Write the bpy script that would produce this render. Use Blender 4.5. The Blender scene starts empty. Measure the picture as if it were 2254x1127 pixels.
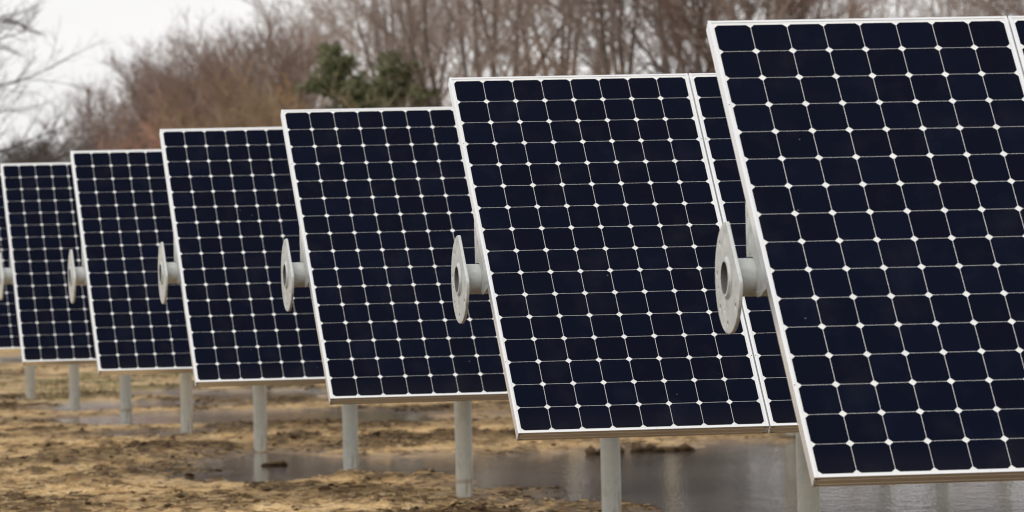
import bpy, bmesh, math, random
import numpy as np
from mathutils import Vector, Matrix, Quaternion

S = bpy.context.scene
COL = S.collection
R = math.radians
random.seed(7)

# ------------------------------------------------------------------ camera
CAM_H = 1.74                       # eye height above the water level, metres
F_PX, W_PX = 13469.0, 2254.0       # long telephoto
PITCH, ROLL = -0.0013, 0.0233
cd = bpy.data.cameras.new('camera')
cam = bpy.data.objects.new('camera', cd)
COL.objects.link(cam)
cd.sensor_width = 36.0
cd.lens = 36.0 * F_PX / W_PX
cd.clip_start = 0.5
cd.clip_end = 6000
c_, s_ = math.cos(PITCH), math.sin(PITCH)
fwd, rt, up = Vector((0, c_, s_)), Vector((1, 0, 0)), Vector((0, -s_, c_))
r2 = math.cos(ROLL) * rt - math.sin(ROLL) * up
u2 = math.sin(ROLL) * rt + math.cos(ROLL) * up
m = Matrix((r2, u2, -fwd)).transposed().to_4x4()
m.translation = Vector((0, 0, CAM_H))
cam.matrix_world = m
S.camera = cam
cd.dof.use_dof = True
cd.dof.focus_distance = 24.5
cd.dof.aperture_fstop = 9.4
cd.dof.aperture_blades = 0

# ------------------------------------------------------------------ sky, sun, exposure
SUN_EL, SUN_ROT = R(48), R(215)
world = bpy.data.worlds.new("World")
S.world = world
world.use_nodes = True
wt = world.node_tree
for n in list(wt.nodes):
    wt.nodes.remove(n)
out = wt.nodes.new('ShaderNodeOutputWorld')
bg = wt.nodes.new('ShaderNodeBackground')
sky = wt.nodes.new('ShaderNodeTexSky')
sky.sky_type = 'NISHITA'
sky.sun_disc = False
sky.sun_elevation = SUN_EL
sky.sun_rotation = SUN_ROT
sky.air_density = 1.0
sky.dust_density = 3.0
tc = wt.nodes.new('ShaderNodeTexCoord')
mp = wt.nodes.new('ShaderNodeMapping')
mp.inputs['Scale'].default_value = (7.0, 7.0, 16.0)
mp.inputs['Location'].default_value = (0.35, 0.0, 0.6)
nz = wt.nodes.new('ShaderNodeTexNoise')
nz.inputs['Scale'].default_value = 1.0
nz.inputs['Detail'].default_value = 5
nz.inputs['Roughness'].default_value = 0.5
ramp = wt.nodes.new('ShaderNodeValToRGB')
ramp.color_ramp.elements[0].position = 0.34
ramp.color_ramp.elements[0].color = (8.7, 8.6, 8.65, 1)
ramp.color_ramp.elements[1].position = 0.60
ramp.color_ramp.elements[1].color = (10.4, 10.3, 10.2, 1)
mix = wt.nodes.new('ShaderNodeMix')
mix.data_type = 'RGBA'
mix.inputs['Factor'].default_value = 0.93      # a closed cloud deck, a little sky colour through it
wt.links.new(tc.outputs['Generated'], mp.inputs['Vector'])
wt.links.new(mp.outputs['Vector'], nz.inputs['Vector'])
wt.links.new(nz.outputs['Fac'], ramp.inputs['Fac'])
wt.links.new(sky.outputs['Color'], mix.inputs['A'])
wt.links.new(ramp.outputs['Color'], mix.inputs['B'])
wt.links.new(mix.outputs['Result'], bg.inputs['Color'])
bg.inputs['Strength'].default_value = 0.096
wt.links.new(bg.outputs['Background'], out.inputs['Surface'])

sd = bpy.data.lights.new('sun', 'SUN')
sun = bpy.data.objects.new('sun', sd)
COL.objects.link(sun)
sd.energy = 0.9
sd.angle = R(20)
sd.color = (1.0, 0.96, 0.90)
sdir = Vector((math.sin(SUN_ROT) * math.cos(SUN_EL), math.cos(SUN_ROT) * math.cos(SUN_EL), math.sin(SUN_EL)))
sun.rotation_euler = (-sdir).to_track_quat('-Z', 'Y').to_euler()
S.view_settings.view_transform = 'Standard'
S.view_settings.look = 'None'
S.view_settings.gamma = 1
S.cycles.filter_width = 1.15
S.view_settings.exposure = 0.12

# ------------------------------------------------------------------ helpers
def link(o):
    COL.objects.link(o)
    return o

def setp(o, label=None, cat=None, group=None, kind=None):
    if label: o['label'] = label
    if cat: o['category'] = cat
    if group: o['group'] = group
    if kind: o['kind'] = kind
    return o

def empty(name, loc=(0, 0, 0), rot=(0, 0, 0)):
    o = bpy.data.objects.new(name, None)
    o.empty_display_size = 0.3
    o.location = loc
    o.rotation_euler = rot
    return link(o)

def mesh_obj(name, me, parent=None, loc=(0, 0, 0), rot=(0, 0, 0)):
    o = bpy.data.objects.new(name, me)
    o.location = loc
    o.rotation_euler = rot
    link(o)
    if parent is not None:
        o.parent = parent
    return o

def np_mesh(name, V, F, mat=None, smooth=False):
    """V (n,3) array, F (m,k) array of equal length faces."""
    V = np.asarray(V, dtype=np.float32)
    F = np.asarray(F, dtype=np.int32)
    me = bpy.data.meshes.new(name)
    me.vertices.add(len(V))
    me.vertices.foreach_set('co', V.ravel())
    k = F.shape[1]
    me.loops.add(F.size)
    me.loops.foreach_set('vertex_index', F.ravel())
    me.polygons.add(len(F))
    me.polygons.foreach_set('loop_start', np.arange(0, F.size, k, dtype=np.int32))
    me.polygons.foreach_set('loop_total', np.full(len(F), k, dtype=np.int32))
    me.update(calc_edges=True)
    if smooth:
        me.polygons.foreach_set('use_smooth', np.ones(len(F), dtype=bool))
    if mat:
        me.materials.append(mat)
    return me

def bm_mesh(name, bm, mats, smooth_angle=None):
    me = bpy.data.meshes.new(name)
    bmesh.ops.recalc_face_normals(bm, faces=bm.faces)
    bm.to_mesh(me)
    bm.free()
    for mm in (mats if isinstance(mats, (list, tuple)) else [mats]):
        me.materials.append(mm)
    if smooth_angle:
        me.polygons.foreach_set('use_smooth', np.ones(len(me.polygons), dtype=bool))
        me.set_sharp_from_angle(angle=R(smooth_angle))
    return me

# ---- value noise on arrays
def _hash(ix, iy, seed):
    h = (ix.astype(np.int64) * 374761393 + iy.astype(np.int64) * 668265263 + seed * 982451653) & 0xffffffff
    h = ((h ^ (h >> 13)) * 1274126177) & 0xffffffff
    h = h ^ (h >> 16)
    return (h & 0xffff) / 65535.0

def vnoise(x, y, seed=0):
    ix, iy = np.floor(x), np.floor(y)
    fx, fy = x - ix, y - iy
    fx = fx * fx * (3 - 2 * fx)
    fy = fy * fy * (3 - 2 * fy)
    a, b = _hash(ix, iy, seed), _hash(ix + 1, iy, seed)
    c, d = _hash(ix, iy + 1, seed), _hash(ix + 1, iy + 1, seed)
    return (a * (1 - fx) + b * fx) * (1 - fy) + (c * (1 - fx) + d * fx) * fy

def fbm(x, y, seed=0, octv=4, gain=0.5):
    t, amp, tot = 0, 1.0, 0
    for k in range(octv):
        t = t + amp * vnoise(x * 2 ** k + 17.3 * k, y * 2 ** k - 9.1 * k, seed + k)
        tot += amp
        amp *= gain
    return t / tot

# ------------------------------------------------------------------ materials
def new_mat(name):
    mt = bpy.data.materials.new(name)
    mt.use_nodes = True
    nt = mt.node_tree
    b = nt.nodes['Principled BSDF']
    return mt, nt, b

def nd(nt, kind, **kw):
    n = nt.nodes.new(kind)
    for k, v in kw.items():
        if k in n.inputs:
            n.inputs[k].default_value = v
        else:
            setattr(n, k, v)
    return n

def noise(nt, scale, detail=4, rough=0.55, coord='Object', mscale=(1, 1, 1)):
    t = nd(nt, 'ShaderNodeTexCoord')
    mpg = nd(nt, 'ShaderNodeMapping')
    mpg.inputs['Scale'].default_value = mscale
    n = nd(nt, 'ShaderNodeTexNoise')
    n.inputs['Scale'].default_value = scale
    n.inputs['Detail'].default_value = detail
    n.inputs['Roughness'].default_value = rough
    nt.links.new(t.outputs[coord], mpg.inputs['Vector'])
    nt.links.new(mpg.outputs['Vector'], n.inputs['Vector'])
    return n

def ramp_node(nt, src, stops):
    r = nd(nt, 'ShaderNodeValToRGB')
    e = r.color_ramp.elements
    while len(e) < len(stops):
        e.new(0.5)
    for el, (p, c) in zip(e, stops):
        el.position = p
        el.color = (*c, 1) if len(c) == 3 else c
    nt.links.new(src, r.inputs['Fac'])
    return r

def mixc(nt, fac, a, b, mode='MIX'):
    mx = nd(nt, 'ShaderNodeMix', data_type='RGBA', blend_type=mode)
    for sock, v in (('Factor', fac), ('A', a), ('B', b)):
        if hasattr(v, 'is_output'):
            nt.links.new(v, mx.inputs[sock])
        else:
            mx.inputs[sock].default_value = v if sock == 'Factor' else (*v, 1)
    return mx.outputs['Result']

def bump(nt, b, height, strength, dist):
    bp = nd(nt, 'ShaderNodeBump')
    bp.inputs['Strength'].default_value = strength
    bp.inputs['Distance'].default_value = dist
    nt.links.new(height, bp.inputs['Height'])
    nt.links.new(bp.outputs['Normal'], b.inputs['Normal'])

def mat_frame():
    mt, nt, b = new_mat('anodised_frame')
    n = noise(nt, 3.0, 4, 0.6, mscale=(1, 1, 1))
    col = ramp_node(nt, n.outputs['Fac'], [(0.3, (0.86, 0.865, 0.875)), (0.7, (0.92, 0.92, 0.915))])
    n2 = noise(nt, 60, 2, 0.6)
    dirt = ramp_node(nt, n2.outputs['Fac'], [(0.66, (0, 0, 0)), (0.76, (0.35, 0.35, 0.35))])
    nt.links.new(mixc(nt, dirt.outputs['Color'], col.outputs['Color'], (0.5, 0.45, 0.38)), b.inputs['Base Color'])
    b.inputs['Roughness'].default_value = 0.30
    b.inputs['Metallic'].default_value = 1.0
    b.inputs['Specular IOR Level'].default_value = 0.5
    return mt

def mat_plain(name, col, rough=0.5, metal=0.0, spec=0.5):
    mt, nt, b = new_mat(name)
    n = noise(nt, 9, 3)
    r = ramp_node(nt, n.outputs['Fac'], [(0.3, tuple(x * 0.92 for x in col)), (0.7, tuple(min(1, x * 1.06) for x in col))])
    nt.links.new(r.outputs['Color'], b.inputs['Base Color'])
    b.inputs['Roughness'].default_value = rough
    b.inputs['Metallic'].default_value = metal
    b.inputs['Specular IOR Level'].default_value = spec
    return mt

def mat_cells():
    mt, nt, b = new_mat('silicon_cells')
    at = nd(nt, 'ShaderNodeAttribute', attribute_name='cell_tone')
    oi = nd(nt, 'ShaderNodeObjectInfo')
    base = ramp_node(nt, at.outputs['Fac'], [(0.0, (0.0014, 0.0026, 0.0098)), (0.55, (0.0015, 0.0029, 0.0114)), (1.0, (0.0017, 0.0035, 0.0138))])
    # sparse dust specks on the glass
    t = nd(nt, 'ShaderNodeTexCoord')
    v = nd(nt, 'ShaderNodeTexVoronoi')
    v.inputs['Scale'].default_value = 16
    ad = nd(nt, 'ShaderNodeVectorMath', operation='ADD')
    nt.links.new(t.outputs['Object'], ad.inputs[0])
    nt.links.new(oi.outputs['Random'], ad.inputs[1])
    nt.links.new(ad.outputs['Vector'], v.inputs['Vector'])
    lt = nd(nt, 'ShaderNodeMath', operation='LESS_THAN')
    lt.inputs[1].default_value = 0.055
    nt.links.new(v.outputs['Distance'], lt.inputs[0])
    sep = nd(nt, 'ShaderNodeSeparateColor')
    nt.links.new(v.outputs['Color'], sep.inputs['Color'])
    gt = nd(nt, 'ShaderNodeMath', operation='GREATER_THAN')
    gt.inputs[1].default_value = 0.90
    nt.links.new(sep.outputs['Red'], gt.inputs[0])
    mu = nd(nt, 'ShaderNodeMath', operation='MULTIPLY')
    nt.links.new(lt.outputs[0], mu.inputs[0])
    nt.links.new(gt.outputs[0], mu.inputs[1])
    film = noise(nt, 5, 5, 0.6)
    fr = ramp_node(nt, film.outputs['Fac'], [(0.5, (0, 0, 0)), (0.8, (0.006, 0.006, 0.006))])
    spz = nd(nt, 'ShaderNodeSeparateXYZ')
    nt.links.new(t.outputs['Object'], spz.inputs['Vector'])
    low = nd(nt, 'ShaderNodeMapRange')
    low.inputs['From Min'].default_value = -0.90
    low.inputs['From Max'].default_value = -1.03
    low.inputs['To Max'].default_value = 0.022
    nt.links.new(spz.outputs['Z'], low.inputs['Value'])
    dn = noise(nt, 1.0, 4, 0.6, mscale=(14, 14, 3))
    dm = nd(nt, 'ShaderNodeMath', operation='MULTIPLY')
    nt.links.new(low.outputs['Result'], dm.inputs[0])
    nt.links.new(dn.outputs['Fac'], dm.inputs[1])
    c0 = mixc(nt, dm.outputs[0], base.outputs['Color'], (0.45, 0.38, 0.28))
    c1 = mixc(nt, 1.0, c0, fr.outputs['Color'], 'ADD')
    nt.links.new(mixc(nt, mu.outputs[0], c1, (0.09, 0.09, 0.09)), b.inputs['Base Color'])
    b.inputs['Roughness'].default_value = 0.14
    b.inputs['Specular IOR Level'].default_value = 0.036
    return mt

def mat_galv(name, rust=0.0):
    mt, nt, b = new_mat(name)
    n = noise(nt, 20, 6, 0.7)
    col = ramp_node(nt, n.outputs['Fac'], [(0.30, (0.57, 0.59, 0.53)), (0.5, (0.66, 0.68, 0.62)), (0.70, (0.73, 0.75, 0.69))] if rust else [(0.34, (0.40, 0.42, 0.41)), (0.5, (0.62, 0.64, 0.625)), (0.66, (0.82, 0.84, 0.82))])
    n2 = noise(nt, 5, 4, 0.6)
    pat = ramp_node(nt, n2.outputs['Fac'], [(0.42, (0, 0, 0)), (0.64, (0.85, 0.85, 0.85))])
    c = mixc(nt, pat.outputs['Color'], col.outputs['Color'], (0.72, 0.71, 0.635) if rust else (0.56, 0.58, 0.565))
    if rust:
        t = nd(nt, 'ShaderNodeTexCoord')
        sp = nd(nt, 'ShaderNodeSeparateXYZ')
        nt.links.new(t.outputs['Object'], sp.inputs['Vector'])
        lo = nd(nt, 'ShaderNodeMapRange')
        lo.inputs['From Min'].default_value = 0.45
        lo.inputs['From Max'].default_value = 0.0
        nt.links.new(sp.outputs['Z'], lo.inputs['Value'])
        streak = noise(nt, 1.0, 5, 0.65, mscale=(28, 28, 3.0))
        st = ramp_node(nt, streak.outputs['Fac'], [(0.50, (0, 0, 0)), (0.68, (1, 1, 1))])
        mm = nd(nt, 'ShaderNodeMath', operation='MULTIPLY')
        nt.links.new(lo.outputs['Result'], mm.inputs[0])
        nt.links.new(st.outputs['Color'], mm.inputs[1])
        c = mixc(nt, mm.outputs[0], c, (0.30, 0.20, 0.075))
        # tide line left by standing water
        ring = nd(nt, 'ShaderNodeMapRange')
        ring.inputs['From Min'].default_value = 0.022
        ring.inputs['From Max'].default_value = 0.008
        ab = nd(nt, 'ShaderNodeMath', operation='SUBTRACT')
        ab.inputs[1].default_value = 0.12
        nt.links.new(sp.outputs['Z'], ab.inputs[0])
        a2 = nd(nt, 'ShaderNodeMath', operation='ABSOLUTE')
        nt.links.new(ab.outputs[0], a2.inputs[0])
        nt.links.new(a2.outputs[0], ring.inputs['Value'])
        m3 = nd(nt, 'ShaderNodeMath', operation='MULTIPLY')
        oi = nd(nt, 'ShaderNodeObjectInfo')
        tide = nd(nt, 'ShaderNodeMapRange')
        tide.inputs['From Min'].default_value = 0.55
        tide.inputs['From Max'].default_value = 0.9
        tide.inputs['To Max'].default_value = 0.7
        nt.links.new(oi.outputs['Random'], tide.inputs['Value'])
        nt.links.new(tide.outputs['Result'], m3.inputs[1])
        nt.links.new(ring.outputs['Result'], m3.inputs[0])
        c = mixc(nt, m3.outputs[0], c, (0.30, 0.17, 0.05))
        sl = noise(nt, 1.0, 3, 0.5, mscale=(40, 40, 0.6))
        s2 = ramp_node(nt, sl.outputs['Fac'], [(0.60, (0, 0, 0)), (0.75, (0.5, 0.5, 0.5))])
        c = mixc(nt, s2.outputs['Color'], c, (0.36, 0.33, 0.26))
    nt.links.new(c, b.inputs['Base Color'])
    b.inputs['Roughness'].default_value = 0.42
    b.inputs['Metallic'].default_value = 0.0 if rust else 0.2
    bump(nt, b, n.outputs['Fac'], 0.25, 0.002)
    return mt

def mat_ground():
    mt, nt, b = new_mat('wet_sandy_soil')
    big = noise(nt, 0.55, 5, 0.6)
    mid = noise(nt, 3.2, 6, 0.62)
    fine = noise(nt, 22, 5, 0.7)
    c1 = ramp_node(nt, mid.outputs['Fac'], [(0.28, (0.36, 0.220, 0.090)), (0.42, (0.58, 0.38, 0.170)), (0.58, (0.74, 0.52, 0.265)), (0.8, (0.82, 0.62, 0.36))])
    bigr = ramp_node(nt, big.outputs['Fac'], [(0.36, (0.75, 0.75, 0.75)), (0.62, (1.08, 1.08, 1.08))])
    c2 = mixc(nt, 1.0, c1.outputs['Color'], bigr.outputs['Color'], 'MULTIPLY')
    fr = ramp_node(nt, fine.outputs['Fac'], [(0.34, (0.55, 0.53, 0.50)), (0.60, (1.12, 1.12, 1.12))])
    c3 = mixc(nt, 1.0, c2, fr.outputs['Color'], 'MULTIPLY')
    # wet margin and dark crumbs come from a painted moisture / humus layer of the terrain
    at = nd(nt, 'ShaderNodeAttribute', attribute_name='soil')
    sp = nd(nt, 'ShaderNodeSeparateColor')
    nt.links.new(at.outputs['Color'], sp.inputs['Color'])
    wet = mixc(nt, 1.0, c3, (0.55, 0.51, 0.47), 'MULTIPLY')
    c4 = mixc(nt, sp.outputs['Red'], c3, wet)
    c5 = mixc(nt, sp.outputs['Green'], c4, (0.095, 0.058, 0.025))
    c6 = mixc(nt, sp.outputs['Blue'], c5, (0.16, 0.155, 0.05))
    nt.links.new(c6, b.inputs['Base Color'])
    rr = nd(nt, 'ShaderNodeMapRange')
    rr.inputs['To Min'].default_value = 0.85
    rr.inputs['To Max'].default_value = 0.42
    nt.links.new(sp.outputs['Red'], rr.inputs['Value'])
    nt.links.new(rr.outputs['Result'], b.inputs['Roughness'])
    b.inputs['Specular IOR Level'].default_value = 0.3
    bump(nt, b, fine.outputs['Fac'], 0.9, 0.03)
    return mt

def mat_water():
    mt, nt, b = new_mat('puddle_water')
    b.inputs['Base Color'].default_value = (0.12, 0.106, 0.092, 1)
    b.inputs['Roughness'].default_value = 0.05
    b.inputs['IOR'].default_value = 1.33
    n = noise(nt, 40, 3, 0.65, mscale=(0.45, 1, 1))
    n2 = noise(nt, 1.2, 3, 0.5)
    ad = nd(nt, 'ShaderNodeMath', operation='MULTIPLY')
    ad.inputs[1].default_value = 1.0
    rr = ramp_node(nt, n2.outputs['Fac'], [(0.35, (0.62, 0.62, 0.62)), (0.65, (1, 1, 1))])
    nt.links.new(n.outputs['Fac'], ad.inputs[0])
    nt.links.new(rr.outputs['Color'], ad.inputs[1])
    g = noise(nt, 30, 2, 0.6, mscale=(1, 0.22, 1))
    gm_ = nd(nt, 'ShaderNodeMath', operation='MULTIPLY')
    gm_.inputs[1].default_value = 7.0
    nt.links.new(g.outputs['Fac'], gm_.inputs[0])
    sm_ = nd(nt, 'ShaderNodeMath', operation='ADD')
    nt.links.new(ad.outputs[0], sm_.inputs[0])
    nt.links.new(gm_.outputs[0], sm_.inputs[1])
    bump(nt, b, sm_.outputs[0], 0.07, 0.006)
    return mt

def mat_bark(name, a, bcol, rnd=0.25):
    mt, nt, b = new_mat(name)
    n = noise(nt, 1.6, 4, 0.6)
    r = ramp_node(nt, n.outputs['Fac'], [(0.32, a), (0.68, bcol)])
    oi = nd(nt, 'ShaderNodeObjectInfo')
    mr = nd(nt, 'ShaderNodeMapRange')
    mr.inputs['To Min'].default_value = 1 - rnd
    mr.inputs['To Max'].default_value = 1 + rnd
    nt.links.new(oi.outputs['Random'], mr.inputs['Value'])
    nt.links.new(mixc(nt, 1.0, r.outputs['Color'], mr.outputs['Result'], 'MULTIPLY'), b.inputs['Base Color'])
    b.inputs['Roughness'].default_value = 0.85
    b.inputs['Specular IOR Level'].default_value = 0.2
    return mt

M_FRAME = mat_frame()
M_BACK = mat_plain('white_backsheet', (0.78, 0.78, 0.765), 0.3, 0, 0.12)
M_CELL = mat_cells()
M_DARK = mat_plain('dark_hole', (0.02, 0.02, 0.02), 0.8)
M_BOX = mat_plain('black_plastic', (0.02, 0.02, 0.022), 0.5)
M_GALV = mat_galv('galvanised_steel')
M_BORE = mat_plain('shaded_pipe_bore', (0.15, 0.15, 0.145), 0.8, 0, 0.2)  # darker colour on the inner wall stands in for shade inside the pipe
M_POST = mat_galv('weathered_post_steel', 1.0)
M_GROUND = mat_ground()
M_WATER = mat_water()
M_CLOD = mat_bark('dark_wet_clod', (0.055, 0.033, 0.016), (0.15, 0.094, 0.046), 0.1)
M_TRUNK = mat_bark('grey_brown_bark', (0.11, 0.088, 0.075), (0.19, 0.155, 0.132))
M_TWIG = mat_bark('grey_brown_twigs', (0.195, 0.135, 0.112), (0.275, 0.195, 0.162))
M_GREYTW = mat_bark('ash_grey_twigs', (0.25, 0.195, 0.168), (0.35, 0.285, 0.25))
M_PALE = mat_bark('pale_twigs', (0.32, 0.275, 0.25), (0.42, 0.37, 0.34))
M_ROSE = mat_bark('rose_brown_twigs', (0.36, 0.215, 0.160), (0.46, 0.29, 0.22))
M_BROWN = mat_bark('brown_twigs', (0.32, 0.225, 0.175), (0.42, 0.305, 0.24))
M_TAN = mat_bark('tan_twigs', (0.28, 0.195, 0.125), (0.38, 0.275, 0.18))
M_ORANGE = mat_bark('orange_brown_leaves', (0.36, 0.21, 0.09), (0.48, 0.29, 0.135))
M_STEM = mat_bark('pale_olive_stems', (0.26, 0.23, 0.14), (0.36, 0.32, 0.21))
M_DARKTW = mat_bark('dark_twigs', (0.062, 0.051, 0.046), (0.11, 0.09, 0.08))
M_GREEN = mat_bark('evergreen_needles', (0.105, 0.120, 0.058), (0.185, 0.198, 0.105))
def mat_straw():
    mt, nt, b = new_mat('dead_straw')
    at = nd(nt, 'ShaderNodeAttribute', attribute_name='tone')
    r = ramp_node(nt, at.outputs['Fac'], [(0.0, (0.07, 0.042, 0.02)), (0.45, (0.20, 0.125, 0.06)), (0.65, (0.50, 0.35, 0.18)), (1.0, (0.72, 0.55, 0.31))])
    nt.links.new(r.outputs['Color'], b.inputs['Base Color'])
    b.inputs['Roughness'].default_value = 0.8
    return mt
M_STRAW = mat_straw()
M_GRASS = mat_bark('rough_grass', (0.10, 0.11, 0.03), (0.20, 0.18, 0.07))

# ------------------------------------------------------------------ terrain and water
POLYS = {
 'channel': [(-2.66,48.56),(-2.35,47.33),(-2.01,46.75),(-1.51,46.45),(-0.99,46.13),(-0.47,46.17),(-0.20,45.29),(0.00,43.82),(0.19,42.13),(0.35,39.75),(0.44,37.58),(0.94,35.34),(2.4,33.6),(5.0,32.6),(9.0,33.0),(14,35.30),(13.0,44.0),(11.5,54),(8.0,56.5),(6.08,55.94),(4.57,55.03),(3.07,54.18),(2.23,53.27),(1.42,52.64),(1.01,51.97),(-0.14,51.18),(-0.90,51.25),(-1.70,52.36),(-2.12,53.23),(-2.54,52.14),(-2.67,50.07)],
 'P3': [(-5.17,65.99),(-4.68,67.36),(-4.08,67.40),(-3.63,68.31),(-2.89,67.67),(-2.16,67.04),(-1.14,65.60),(-0.59,63.89),(-0.63,62.23),(-1.08,61.79),(-2.01,62.23),(-2.66,62.27),(-3.41,62.40),(-4.14,62.98),(-4.87,64.55)],
 'P4': [(-4.01,59.34),(-3.61,60.45),(-3.19,60.13),(-2.9,58.55),(-3.48,57.96)],
 'P5a': [(-4.72,77.22),(-4.11,77.58),(-3.29,77.26),(-2.33,75.83),(-2.18,72.49),(-3.09,72.48),(-4.02,73.79)],
 'P5b': [(-5.21,72.73),(-4.65,73.28),(-3.95,72.42),(-3.80,69.62),(-4.42,69.58),(-5.03,70.92)],
 'P6': [(-11.11,111.56),(-9.05,109.63),(-8.0,107.42),(-7.9,102.38),(-9.53,102.18)],
 'PX': [(3.0,62.0),(5.5,63.5),(9.0,62.0),(8.0,59.5),(4.5,59.8)],
}

def sdist(px, py, poly):
    """signed distance, negative inside"""
    P = np.array(poly)
    d = np.full(px.shape, 1e9)
    inside = np.zeros(px.shape, bool)
    n = len(P)
    for i in range(n):
        ax, ay = P[i]
        bx, by = P[(i + 1) % n]
        ex, ey = bx - ax, by - ay
        t = np.clip(((px - ax) * ex + (py - ay) * ey) / (ex * ex + ey * ey), 0, 1)
        d = np.minimum(d, (px - ax - t * ex) ** 2 + (py - ay - t * ey) ** 2)
        cross = ((ay > py) != (by > py))
        with np.errstate(divide='ignore', invalid='ignore'):
            xi = ax + (py - ay) * ex / (ey if ey != 0 else 1e-9)
        inside ^= cross & (px < xi)
    d = np.sqrt(d)
    return np.where(inside, -d, d)

def smooth(a, b, x):
    t = np.clip((x - a) / (b - a), 0, 1)
    return t * t * (3 - 2 * t)

def shore(px, py):
    sd_ = np.full(px.shape, 1e9)
    near = (py > 8) & (py < 120) & (np.abs(px) < 20)
    if near.any():
        q = np.full(near.sum(), 1e9)
        for pl in POLYS.values():
            q = np.minimum(q, sdist(px[near], py[near], pl))
        sd_[near] = q
    wob = (fbm(px * 1.6, py * 0.9, 3, 4, 0.6) - 0.5) * 1.9
    return sd_ + wob

# where the tracker posts stand (earth heaped a little round each)
POST_XY = []
for i_ in range(11):
    bx_ = 0.7158 - math.sin(0.1825) * 5.5866 * i_ + math.cos(0.1825) * 0.0772 * i_
    by_ = 20.19 + math.cos(0.1825) * 5.5866 * i_ + math.sin(0.1825) * 0.0772 * i_
    for pw_ in (2.713, 7.50):
        POST_XY.append((bx_ + math.cos(0.1825) * pw_, by_ + math.sin(0.1825) * pw_))

def humus(px, py):
    '''where dark turned soil lies on the sand, in ragged drifts'''
    a = fbm(px * 1.9 + 3.1, py * 0.75, 31, 5, 0.66)
    b = fbm(px * 0.55, py * 0.30, 37, 3, 0.5)
    return smooth(0.475, 0.60, a * 0.75 + b * 0.29)

def terrain(px, py):
    s = shore(px, py)
    land = 0.014 + 0.036 * fbm(px * 0.9, py * 0.55, 11, 3)
    rid = 1 - np.abs(2 * fbm(px * 1.1, py * 1.7, 21, 3) - 1)
    land = land + 0.030 * smooth(0.72, 1.0, rid) * fbm(px * 2.3, py * 2.3, 5, 2)
    h = humus(px, py)
    land = land + h * (0.004 + 0.085 * (fbm(px * 6.0, py * 5.0, 41, 4, 0.75) - 0.1)) + 0.024 * (fbm(px * 11, py * 6, 43, 3, 0.75) - 0.4)
    land = land - (land - 0.012) * 0.55 * smooth(54, 66, py)          # flatter towards the back of the field
    for qx, qy in POST_XY:
        d2 = ((px - qx) / 0.28) ** 2 + ((py - qy + 0.5) / 1.3) ** 2
        land = land + (0.006 + 0.006 * fbm(px * 12, py * 7, 47, 2) - land) * 0.9 * np.exp(-d2)
    k = smooth(-0.55, 0.75, s)
    z = -0.03 * (1 - k) + land * k + (fbm(px * 4, py * 4, 61, 3) - 0.5) * 0.014 * (1 - k)
    return z, s, land

def axis(lo, hi, step, far, grow=1.25):
    a = list(np.arange(lo, hi + 1e-6, step))
    s, v = step, hi
    while v < far:
        s *= grow
        v += s
        a.append(v)
    s, v = step, lo
    while v > -far:
        s *= grow
        v -= s
        a.insert(0, v)
    return np.array(a)

gx = np.concatenate([axis(-6.2, 4.6, 0.024, 2500)])
gy = np.concatenate([axis(36, 36.01, 0.05, 40)[:-1][axis(36, 36.01, 0.05, 40)[:-1] < 36], np.arange(36, 58, 0.04), np.arange(58, 84, 0.065), np.arange(84, 114, 0.12)])
ext, s0, v0 = [], 0.1, 114.0
while v0 < 4000:
    s0 *= 1.25
    v0 += s0
    ext.append(v0)
gy = np.unique(np.concatenate([gy, ext]))
GX, GY = np.meshgrid(gx, gy)
Z, SH, LAND = terrain(GX.ravel(), GY.ravel())
nx, ny = len(gx), len(gy)
idx = np.arange(nx * ny).reshape(ny, nx)
F = np.stack([idx[:-1, :-1], idx[:-1, 1:], idx[1:, 1:], idx[1:, :-1]], -1).reshape(-1, 4)
gm = np_mesh('ground', np.stack([GX.ravel(), GY.ravel(), Z], 1), F, M_GROUND, True)
X_, Y_ = GX.ravel(), GY.ravel()
wetv = np.clip(1 - smooth(0.0, 0.035, Z) + 0.75 * (1 - smooth(0.0, 1.0, SH)), 0, 1)
hum = humus(X_, Y_) * (0.45 + 0.75 * fbm(X_ * 8, Y_ * 5, 71, 3, 0.7)) + smooth(0.60, 0.70, fbm(X_ * 6, Y_ * 3.0, 77, 3, 0.65)) * 0.45
near_wet = 1 - smooth(33.0, 36.5, Y_ + 0 * X_)          # unseen wet ground under the near rows, darkened to dim frame reflections
hum = np.maximum(hum, near_wet * (0.55 + 0.35 * fbm(X_ * 2, Y_ * 2, 95, 3)))
wetv = np.maximum(wetv, near_wet * 0.8)
grs = smooth(0.50, 0.66, fbm(X_ * 1.3, Y_ * 0.5, 81, 4)) * smooth(66, 84, Y_) * 0.55
soil = np.ones((nx * ny, 4), np.float32)
soil[:, 0] = wetv
soil[:, 1] = np.clip(hum, 0, 0.9)
soil[:, 2] = grs
ca = gm.color_attributes.new('soil', 'FLOAT_COLOR', 'POINT')
ca.data.foreach_set('color', soil.ravel())
setp(mesh_obj('ground', gm), kind='structure')

wx = np.unique(np.concatenate([np.linspace(-16, -5.6, 12), np.arange(-5.6, 7.0, 0.03), np.linspace(7, 18, 10)]))
wy = np.unique(np.concatenate([np.linspace(9, 34, 10), np.arange(34, 58, 0.055), np.arange(58, 80, 0.2), np.linspace(80, 116, 30)]))
WX, WY = np.meshgrid(wx, wy)
ii = np.arange(WX.size).reshape(WX.shape)
wf = np.stack([ii[:-1, :-1], ii[:-1, 1:], ii[1:, 1:], ii[1:, :-1]], -1).reshape(-1, 4)
fx_, fy_ = WX.ravel(), WY.ravel()
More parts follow.
